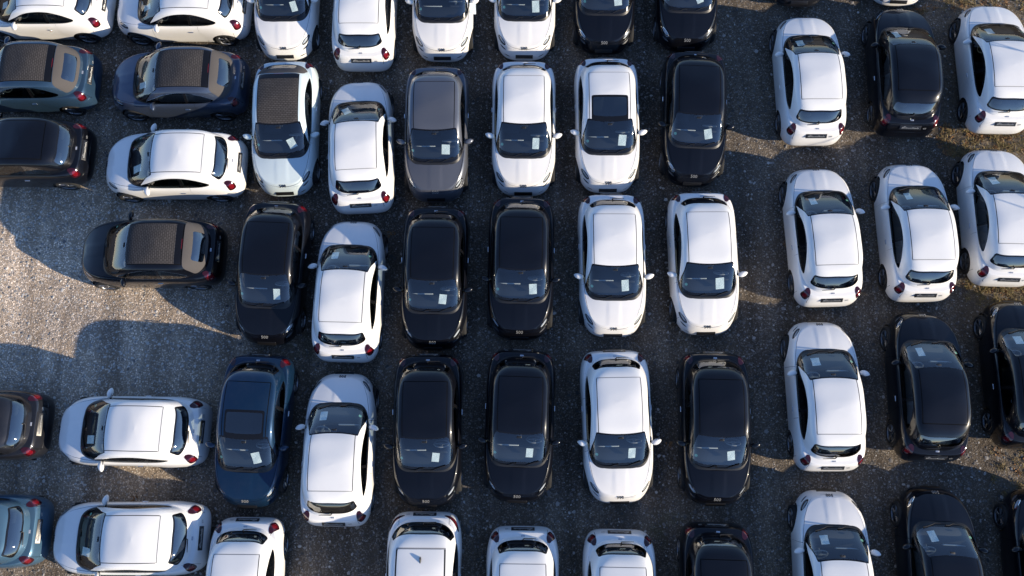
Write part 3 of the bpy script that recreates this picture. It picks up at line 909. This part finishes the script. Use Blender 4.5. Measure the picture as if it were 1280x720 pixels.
    # ---------------------------------------------------------------- mirrors, handles
    for s in (1, -1):
        m = MB(); rr_ = []
        base = Vector((.46, s * .715 * W, .985))
        for i, a in enumerate(np.linspace(0, 1, 9)):
            rad = math.sin(PI * min(max(.08 + a * .90, 0), 1)) ** .55
            rr_.append((base + Vector((-.02 - .035 * a, s * (.03 + .23 * a), .02 + .02 * a)), 0.092 * rad, .075 * rad))
        V, F = [], []
        for c, rx, rz in rr_:
            V += [(c.x + rx * (math.cos(q) if math.cos(q) > 0 else .55 * math.cos(q)), c.y, c.z + rz * math.sin(q)) for q in np.linspace(0, 2 * PI, 17)[:-1]]
        for i in range(8): F += [(i * 16 + k, i * 16 + (k + 1) % 16, (i + 1) * 16 + (k + 1) % 16, (i + 1) * 16 + k) for k in range(16)]
        F += [tuple(range(16)), tuple(128 + k for k in range(16))]
        if s > 0: F = [f[::-1] for f in F]
        m.add(V, F)
        mi = P('wing_mirror', m.mesh('wing_mirror', PM, True, 70), None, True)
        f = MB().tube([base + Vector((-.03, s * -.10, -.03)), base + Vector((-.03, s * .05, .005))], [.028, .022], 8)
        P('mirror_arm', f.mesh('mirror_arm', M_BLACK), mi)
        gz = MB(); M_ = frame(base + Vector((-.075, s * .115, .03)), (-1, 0, 0), (0, 1, 0))
        gz.add([M_ @ Vector((.075 * math.cos(a), .045 * math.sin(a), 0)) for a in np.linspace(0, 2 * PI, 17)[:-1]], [tuple(range(16))])
        P('mirror_glass', gz.mesh('mirror_glass', M_MIRROR), mi)
        c, n = near(LO, -.38, s * .84 * W, .78)
        hd = MB().rbox(c + n * .004, (.13, .028, .030), .012)
        P('door_handle', hd.mesh('door_handle', M_CHROME), door_i[s])
    # ---------------------------------------------------------------- badges and plates
    c, n = near(LO, 1.72, 0, .715)
    nn = (n + Vector((0, 0, .3))).normalized()
    tm = text_mesh('500', .115, M_LETTER_L, .005, 'front_badge')
    tm.transform(frame(c + nn * .012, nn, (0, 1, 0)))
    P('front_badge', tm, fb_i, False, None)
    fbad = len(parts) - 1
    c, n = near(LO, 1.80, 0, .47)
    pl = MB(); M_ = frame(c + n * .010, (n + Vector((0, 0, .35))).normalized(), (0, 1, 0))
    pb = MB().rbox((0, 0, 0), (.46, .105, .018), .008)
    pl.add([M_ @ Vector(v) for v in pb.V], pb.F)
    fp = P('number_plate', pl.mesh('number_plate', M_PLATE))
    c, n = near(LO, -1.72, 0, .78)
    nn = (n + Vector((0, 0, .55))).normalized()
    pl = MB(); M_ = frame(c + n * .014, nn, (0, -1, 0))
    pb = MB().rbox((0, 0, 0), (.54, .120, .018), .008)
    pl.add([M_ @ Vector(v) for v in pb.V], pb.F)
    rp = P('number_plate', pl.mesh('number_plate', M_PLATE))
    # looping silver script on the holder: the photograph shows strokes, not readable letters
    sc_ = MB(); r0 = random.Random(5)
    x = -.22
    while x < .21:
        wv = r0.uniform(.022, .034); hh = r0.choice((.022, .024, .036))
        sc_.tube([M_ @ Vector((x + wv * .9 * t_ + .25 * hh * math.sin(t_ * PI) * .5, -.024 + hh * math.sin(t_ * PI) ** 2 * 1.2, .012)) for t_ in np.linspace(0, 1, 6)], .0055, 4)
        x += wv
    sc_.tube([M_ @ Vector((-.20, -.02, .012)), M_ @ Vector((-.165, .032, .012)), M_ @ Vector((-.13, .03, .012))], .007, 4)
    P('plate_script', sc_.mesh('plate_script', M_LETTER_L), rp)
    # rear emblem and model lettering
    c, n = near(LO, -1.59, 0, .93)
    nn = (n + Vector((0, 0, .4))).normalized()
    em = MB(); M_ = frame(c + nn * .006, nn, (0, -1, 0)); eb = MB().rbox((0, 0, 0), (.085, .075, .012), .005)
    em.add([M_ @ Vector(v) for v in eb.V], eb.F)
    P('rear_emblem', em.mesh('rear_emblem', M_BADGE), gate_i)
    c, n = near(LO, -1.73, -.40, .76)
    tm = text_mesh('500', .055, M_LETTER_L, .003, 'rear_badge')
    tm.transform(frame(c + n * .006, (n + Vector((0, 0, .4))).normalized(), (.25, -1, 0)))
    P('rear_badge', tm, gate_i)
    # ---------------------------------------------------------------- cabin
    X, Y = outline(1.30, 1.05, .665, 2.7, 3.3, 14)
    tb = MB(); n_ = len(X)
    tb.add([(x - .45, y * W, .30) for x, y in zip(X, Y)] + [(x - .45, y * W * 1.05, .955) for x, y in zip(X, Y)],
           [tuple(range(n_))] + [(k, (k + 1) % n_, n_ + (k + 1) % n_, n_ + k) for k in range(n_)])
    P('cabin_lining', tb.mesh('cabin_lining', M_TRIM))
    d = MB(); rings = []
    for x, z, hw in ((.99, .93, .44), (.90, .955, .58), (.78, .965, .66), (.66, .965, .67), (.565, .945, .67), (.525, .88, .67), (.535, .70, .66), (.60, .55, .64)):
        rings.append([(x - .10 * (abs(y) ** 3), y * hw * W, z - .02 * abs(y) ** 2) for y in np.linspace(-1, 1, 11)])
    d.add([v for r in rings for v in r], [(i * 11 + k, i * 11 + k + 1, (i + 1) * 11 + k + 1, (i + 1) * 11 + k) for i in range(len(rings) - 1) for k in range(10)])
    di = P('dashboard', d.mesh('dashboard', M_DASH))
    f = MB().rbox((.52, -.31 * W, .865), (.035, .62, .115), .016)
    P('dash_fascia', f.mesh('dash_fascia', M_FASCIA), di)
    f = MB().rbox((.56, .36, .985), (.06, .30, .05), .02)
    P('instrument_hood', f.mesh('instrument_hood', M_DASH), di)
    sw_ = MB(); cen_ = Vector((.37, .36, .90)); ax = Vector((-.86, 0, .5)).normalized(); uu = Vector((0, 1, 0)); vv = ax.cross(uu)
    sw_.tube([cen_ + (uu * math.cos(a) + vv * math.sin(a)) * .175 for a in np.linspace(0, 2 * PI, 25)[:-1]], .016, 7, True)
    for a in (0, PI, 1.5 * PI): sw_.tube([cen_, cen_ + (uu * math.cos(a) + vv * math.sin(a)) * .17], .018, 6)
    sw_.rbox(cen_, (.05, .11, .08), .02)
    sw_.tube([cen_, cen_ - ax * .18], .03, 8)
    P('steering_wheel', sw_.mesh('steering_wheel', M_HEADREST), di)
    for s in (1, -1):
        y = s * .345 * W
        st = MB().rbox((-.12, y, .50), (.52, .49, .17), .07)
        se = P('seat', st.mesh('seat', M_SEAT))
        bk = MB().rbox((-.43, y, .79), (.15, .47, .60), .065, Matrix.Rotation(-.28, 3, 'Y'))
        P('backrest', bk.mesh('backrest', M_SEAT), se)
        hr = MB().rbox((-.52, y, 1.14), (.10, .26, .17), .045, Matrix.Rotation(-.2, 3, 'Y'))
        P('headrest', hr.mesh('headrest', M_HEADREST), se)
    rs = MB().rbox((-.95, 0, .52), (.46, 1.08 * W, .18), .07).rbox((-1.22, 0, .80), (.14, 1.10 * W, .52), .06, Matrix.Rotation(-.3, 3, 'Y'))
    ri_ = P('rear_seat', rs.mesh('rear_seat', M_SEAT))
    for s in (1, -1):
        hr = MB().rbox((-1.28, s * .30, 1.06), (.08, .24, .10), .035)
        P('headrest', hr.mesh('headrest', M_HEADREST), ri_)
    c, n = near(UP, .36, 0, 1.36)
    rm = MB().rbox(c - n * .10 + Vector((-.02, 0, 0)), (.035, .21, .06), .015).rbox(c - n * .03, (.10, .12, .05), .015)
    P('interior_mirror', rm.mesh('interior_mirror', M_BLACK))
    for s in (1, -1):   # seat belt on each door pillar
        c, n = near(UP, -.50, s * .66 * W, 1.15)
        b = MB().tube([c - n * .07 + Vector((0, 0, .16)), c - n * .08 + Vector((.03, 0, 0)), c - n * .06 + Vector((.06, 0, -.2))], .018, 5)
        P('seat_belt', b.mesh('seat_belt', M_HEADREST))
    if suv:
        c, n = near(UP, -.75, 0, 1.5)
        fn = MB(); V, F = [], []
        for i, u_ in enumerate(np.linspace(0, 1, 8)):
            hh = .052 * math.sin(PI * min(1, u_ * .62 + .02) * 1.0) ** 1.1 * (1 if u_ < .95 else .6); ww = .024 * math.sin(PI * (.12 + .70 * u_))
            xx = c.x + .08 - .16 * u_
            V += [(xx, -ww, c.z - .01), (xx - .012, -ww * .35, c.z + hh * .8), (xx - .018, 0, c.z + hh), (xx - .012, ww * .35, c.z + hh * .8), (xx, ww, c.z - .01)]
        for i in range(7): F += [(i * 5 + k, i * 5 + k + 1, (i + 1) * 5 + k + 1, (i + 1) * 5 + k) for k in range(4)]
        F += [(0, 1, 2, 3, 4), (39, 38, 37, 36, 35)]
        fn.add(V, F)
        P('shark_fin_aerial', fn.mesh('shark_fin_aerial', M_BLACK))
    # place for the paper sheet under the driver's side of the windscreen
    c, n = near(UP, .66, .32 * W, 1.09)
    return parts, (c - n * .035, n)

KINDS = {k: build_car(k) for k in ('hatch', 'soft', 'glassroof', 'suv')}

POSE = {1:(-12.427,13.478,177.8),2:(-8.663,13.279,177.8),3:(-5.825,13.609,-91.3),4:(-3.714,13.194,88.1),5:(-1.605,13.417,-92.0),6:(0.593,13.389,-92.5),7:(2.724,13.483,-92.8),8:(4.934,13.479,-93.2),9:(8.126,14.742,-94.1),10:(10.809,14.675,-94.2),11:(12.854,10.845,87.1),12:(-12.624,11.342,178.1),13:(-8.624,11.047,178.4),14:(-5.749,9.736,-90.1),15:(-3.780,9.184,91.2),16:(-1.827,9.442,-91.5),17:(0.432,9.531,-92.2),18:(2.590,9.549,-91.9),19:(4.847,9.653,-94.7),20:(7.956,10.676,88.2),21:(10.447,10.825,86.1),22:(-12.598,9.222,178.0),23:(-8.599,8.747,178.2),24:(-9.019,6.403,178.1),25:(-5.947,5.838,-94.1),26:(-4.028,5.337,86.7),27:(-1.903,5.577,-92.5),28:(0.236,5.766,-93.0),29:(2.505,5.776,-92.0),30:(4.777,5.754,-91.5),31:(7.805,6.366,89.6),32:(10.145,6.416,88.3),33:(12.295,6.742,86.4),34:(-13.049,2.256,177.9),35:(-9.190,1.988,177.2),36:(-6.255,1.952,-94.3),37:(-4.213,1.447,87.7),38:(-2.110,1.828,-91.7),39:(0.079,1.873,-93.9),40:(2.392,1.783,-90.7),41:(4.713,1.665,-93.2),42:(7.404,2.365,88.2),43:(9.875,2.515,86.3),44:(12.236,2.725,86.3),45:(-12.836,-0.195,177.8),46:(-9.084,-0.473,178.3),47:(-6.340,-1.898,-92.2),48:(-2.239,-1.894,-92.1),49:(0.010,-2.289,-92.3),50:(2.209,-2.427,-92.8),51:(4.427,-2.332,-93.6),52:(7.127,-1.682,86.6),53:(9.559,-1.682,85.6),54:(12.007,-1.809,85.8)}

# number: kind, paint, label, paper sheet (shift x, shift y, turn) or None
CARS = {
1: ('hatch', 'white', 'white hatchback in the top corner, parked crosswise above the teal soft-top', (0, 0, 0)),
2: ('hatch', 'white', 'white hatchback parked crosswise just above the slate blue soft-top', (0, 0, 5)),
3: ('hatch', 'white', 'white nose-down hatchback directly above the pale mint soft-top', (0, .02, 20)),
4: ('hatch', 'white', 'white nose-up hatchback at the top edge between two nose-down white ones, rear facing down', None),
5: ('hatch', 'white', 'white nose-down hatchback directly above the slate grey hatchback', (0, .52, 3)),
6: ('hatch', 'white', 'white nose-down hatchback in the top row beside the first black one', (0, -.02, 3)),
7: ('hatch', 'black', 'black nose-down hatchback directly above the white car with a glass roof', (0, .02, 4)),
8: ('hatch', 'black', 'black nose-down hatchback at the end of the top row, above another black one', (0, -.05, 30)),
9: ('hatch', 'charcoal', 'dark car cut by the top edge, only its lower end showing above a white one', None),
10: ('hatch', 'white', 'white car cut by the top edge, a sliver showing above a black nose-up hatchback', None),
11: ('hatch', 'white', 'white nose-up hatchback in the top corner by the dry grass, thin curved shadows across it', (0, 0, 8)),
12: ('soft', 'teal', 'teal car with a brown canvas soft-top, cut by the picture edge', (0, 0, 0)),
13: ('soft', 'slateblue', 'slate blue car with a brown canvas soft-top, parked crosswise', (0, 0, -4)),
14: ('soft', 'mint', 'pale mint car with a brown canvas soft-top, parked nose-down', (0, 0, 25)),
15: ('hatch', 'white', 'white nose-up hatchback between the pale mint soft-top and the slate grey hatchback', (-.02, -.02, 30)),
16: ('hatch', 'slate', 'slate grey hatchback with a plain metal roof, parked nose-down', (0, -.02, -4)),
17: ('hatch', 'white', 'white nose-down hatchback between the slate grey one and the glass-roofed one', (0, 0, 0)),
18: ('glassroof', 'white', 'white nose-down car with a dark glass panel over the front of its roof', (0, .02, 2)),
19: ('hatch', 'black', 'black nose-down hatchback beside the white car with the glass roof', (0, -.03, 10)),
20: ('hatch', 'white', 'white nose-up hatchback first in its row, beside the black one with open gravel behind', (0, .02, 5)),
21: ('hatch', 'black', 'black nose-up hatchback between two white ones in the top row but one', (0, .02, 12)),
22: ('hatch', 'black', 'black crosswise hatchback at the picture edge below the teal soft-top', None),
23: ('hatch', 'white', 'white crosswise hatchback between the slate blue soft-top and the black soft-top', (0, -.01, 5)),
24: ('soft', 'black', 'black car with a brown canvas soft-top beside the sunlit gravel', None),
25: ('hatch', 'black', 'black nose-down hatchback directly below the pale mint soft-top', (0, 0, 2)),
26: ('hatch', 'white', 'white nose-up hatchback between two black nose-down ones', (0, 0, 5)),
27: ('hatch', 'black', 'black nose-down hatchback directly below the slate grey one', (0, -.05, -3)),
28: ('hatch', 'black', 'black nose-down hatchback between another black one and a white nose-down one, below a white one', (0, 0, 8)),
29: ('hatch', 'white', 'white nose-down hatchback directly below the white car with the glass roof', (0, -.05, 3)),
30: ('hatch', 'white', 'white nose-down hatchback at the row end, with black ones above and below it', (0, -.04, 8)),
31: ('hatch', 'white', 'white nose-up hatchback, first of three white ones side by side', (0, 0, 8)),
32: ('hatch', 'white', 'white nose-up hatchback, middle of three white ones side by side', (0, 0, 5)),
33: ('hatch', 'white', 'white nose-up hatchback, last of three white ones side by side, at the picture edge', (0, 0, 12)),
34: ('hatch', 'charcoal', 'dark crosswise hatchback cut by the picture edge, tail towards a white crosswise one', None),
35: ('hatch', 'white', 'white crosswise hatchback with its tail towards the petrol blue hatchback', (.02, -.06, 0)),
36: ('glassroof', 'petrol', 'petrol blue hatchback with a dark glass roof panel, parked nose-down', (0, -.03, 10)),
37: ('hatch', 'white', 'white nose-up hatchback beside the petrol blue one', (0, 0, 3)),
38: ('hatch', 'black', 'black nose-down hatchback directly above the white car with the roof fin', (0, -.06, -2)),
39: ('hatch', 'black', 'black nose-down hatchback beside a white nose-down one, second of a black pair, lower row', (0, -.05, 0)),
40: ('hatch', 'white', 'white nose-down hatchback between two black nose-down ones', (0, -.04, 3)),
41: ('hatch', 'black', 'black nose-down hatchback at the row end, directly above another black one', (0, -.05, 8)),
42: ('hatch', 'white', 'white nose-up hatchback beside a pair of black nose-up ones', (0, 0, 3)),
43: ('hatch', 'black', 'black nose-up hatchback below the middle of the three white ones', (0, 0, 5)),
44: ('hatch', 'black', 'black nose-up hatchback at the picture edge below the last of three white ones', (0, 0, 4)),
45: ('hatch', 'teal_lit', 'sunlit teal-blue crosswise hatchback cut by the picture edge, tail towards a white one', None),
46: ('hatch', 'white', 'white crosswise hatchback at the bottom edge, beside the teal-blue hatchback', (.02, -.02, -2)),
47: ('hatch', 'white', 'white nose-down hatchback below the petrol blue one, cut by the bottom edge', None),
48: ('suv', 'white', 'larger white car with a shark fin aerial on its roof, cut by the bottom edge', None),
49: ('hatch', 'white', 'white hatchback at the bottom edge beside the car with the roof fin', None),
50: ('hatch', 'white', 'white hatchback at the bottom edge between a white one and a black one', None),
51: ('hatch', 'black', 'black hatchback at the bottom edge, only its tail and roof showing', None),
52: ('hatch', 'white', 'white nose-up hatchback at the bottom edge, leading a row of black ones', (0, 0, 3)),
53: ('hatch', 'black', 'black nose-up hatchback at the bottom edge between a white one and a black one', (0, 0, 6)),
54: ('hatch', 'black', 'black nose-up hatchback in the bottom corner, half cut off', (0, 0, 6)),
}

def paper_mesh():
    m = MB(); V = []
    nx, ny = 5, 4
    for i in range(nx):
        for j in range(ny):
            u, v = i / (nx - 1) - .5, j / (ny - 1) - .5
            V.append((u * .29, v * .20, .004 * math.sin(u * 5 + v * 3)))
    F = [(i * ny + j, (i + 1) * ny + j, (i + 1) * ny + j + 1, i * ny + j + 1) for i in range(nx - 1) for j in range(ny - 1)]
    return m.add(V, F).mesh('paper_sheet', M_PAPER)
PAPER = paper_mesh()

for num, (kind, colour, label, paper) in CARS.items():
    parts, (pc, pn) = KINDS[kind]
    x, y, a = POSE[num]
    root = bpy.data.objects.new('parked_car', None)
    COL.objects.link(root)
    root.empty_display_size = 0.5
    root.location = (x, y, 0)
    root.rotation_euler = (0, 0, math.radians(a))
    root['label'] = label; root['category'] = 'car'; root['group'] = 'cars parked in rows on the gravel'
    made = []
    for name, me, par, painted, plabel in parts:
        ob = bpy.data.objects.new(name, me)
        COL.objects.link(ob)
        ob.parent = root if par is None else made[par]
        if painted:
            ob.material_slots[0].link = 'OBJECT'
            ob.material_slots[0].material = PAINT[colour]
        if name == 'front_badge' and colour in ('white', 'mint'):
            ob.material_slots[0].link = 'OBJECT'; ob.material_slots[0].material = M_LETTER_D
        if name == 'light_ring' and colour not in ('white', 'mint'):
            ob.material_slots[0].link = 'OBJECT'; ob.material_slots[0].material = M_CHROME
        if name in ('roof_seam', 'roof_moulding') and colour not in ('white', 'mint'):
            ob.material_slots[0].link = 'OBJECT'; ob.material_slots[0].material = M_GAP
        made.append(ob)
    if paper:
        Mp = frame(pc, pn, (1, 0, 0)) @ Matrix.Translation((paper[0], paper[1], 0)) @ Matrix.Rotation(math.radians(paper[2] + random.uniform(-5, 5)), 4, 'Z') @ Matrix.Diagonal((random.uniform(.78, 1.02), random.uniform(.80, 1.02), random.uniform(.5, 2.5), 1))
        ps = bpy.data.objects.new('paper_sheet', PAPER)
        COL.objects.link(ps)
        ps.matrix_world = Matrix.Translation((x, y, 0)) @ Matrix.Rotation(math.radians(a), 4, 'Z') @ Mp
        short = label.split(',')[0].split(' with ')[0]
        ps['label'] = ' '.join(('paper behind the windscreen of the ' + label).replace(',', '').split()[:16])
        ps['category'] = 'paper'; ps['group'] = 'papers behind the windscreens'

# ------------------------------------------------------------------ bare saplings beyond the verge: their thin shadows fall across two white cars
M_BARK = mat('bark', (0.16, 0.13, 0.10), 0.9)
def sapling(x, y, seed, label):
    r = random.Random(seed)
    root = bpy.data.objects.new('bare_tree', None); COL.objects.link(root)
    root.location = (x, y, 0)
    root['label'] = label; root['category'] = 'tree'; root['group'] = 'bare saplings beyond the verge'
    pts = [Vector((.10 * math.sin(z * 1.3 + seed), .08 * math.sin(z * 1.7), z)) for z in np.linspace(0, 3.6, 10)]
    t = bpy.data.objects.new('trunk', MB().tube(pts, list(np.linspace(.045, .010, 10)), 7).mesh('trunk', M_BARK))
    COL.objects.link(t); t.parent = root
    for k in range(7):
        z0 = r.uniform(1.3, 3.2); a = r.uniform(0, 2 * PI); L = r.uniform(.7, 1.5)
        p0 = Vector((.10 * math.sin(z0 * 1.3 + seed), .08 * math.sin(z0 * 1.7), z0))
        br = [p0 + Vector((math.cos(a + u * .8) * L * u, math.sin(a + u * .8) * L * u, 1.1 * u - 1.1 * u * u)) for u in np.linspace(0, 1, 9)]
        b = bpy.data.objects.new('branch', MB().tube(br, list(np.linspace(.020, .009, 9)), 6).mesh('branch', M_BARK))
        COL.objects.link(b); b.parent = root
sapling(17.2, 9.1, 3, 'bare sapling beyond the dry grass, shading the upper white car')
sapling(16.7, 4.9, 8, 'bare sapling beyond the dry grass, shading the last of three white cars')
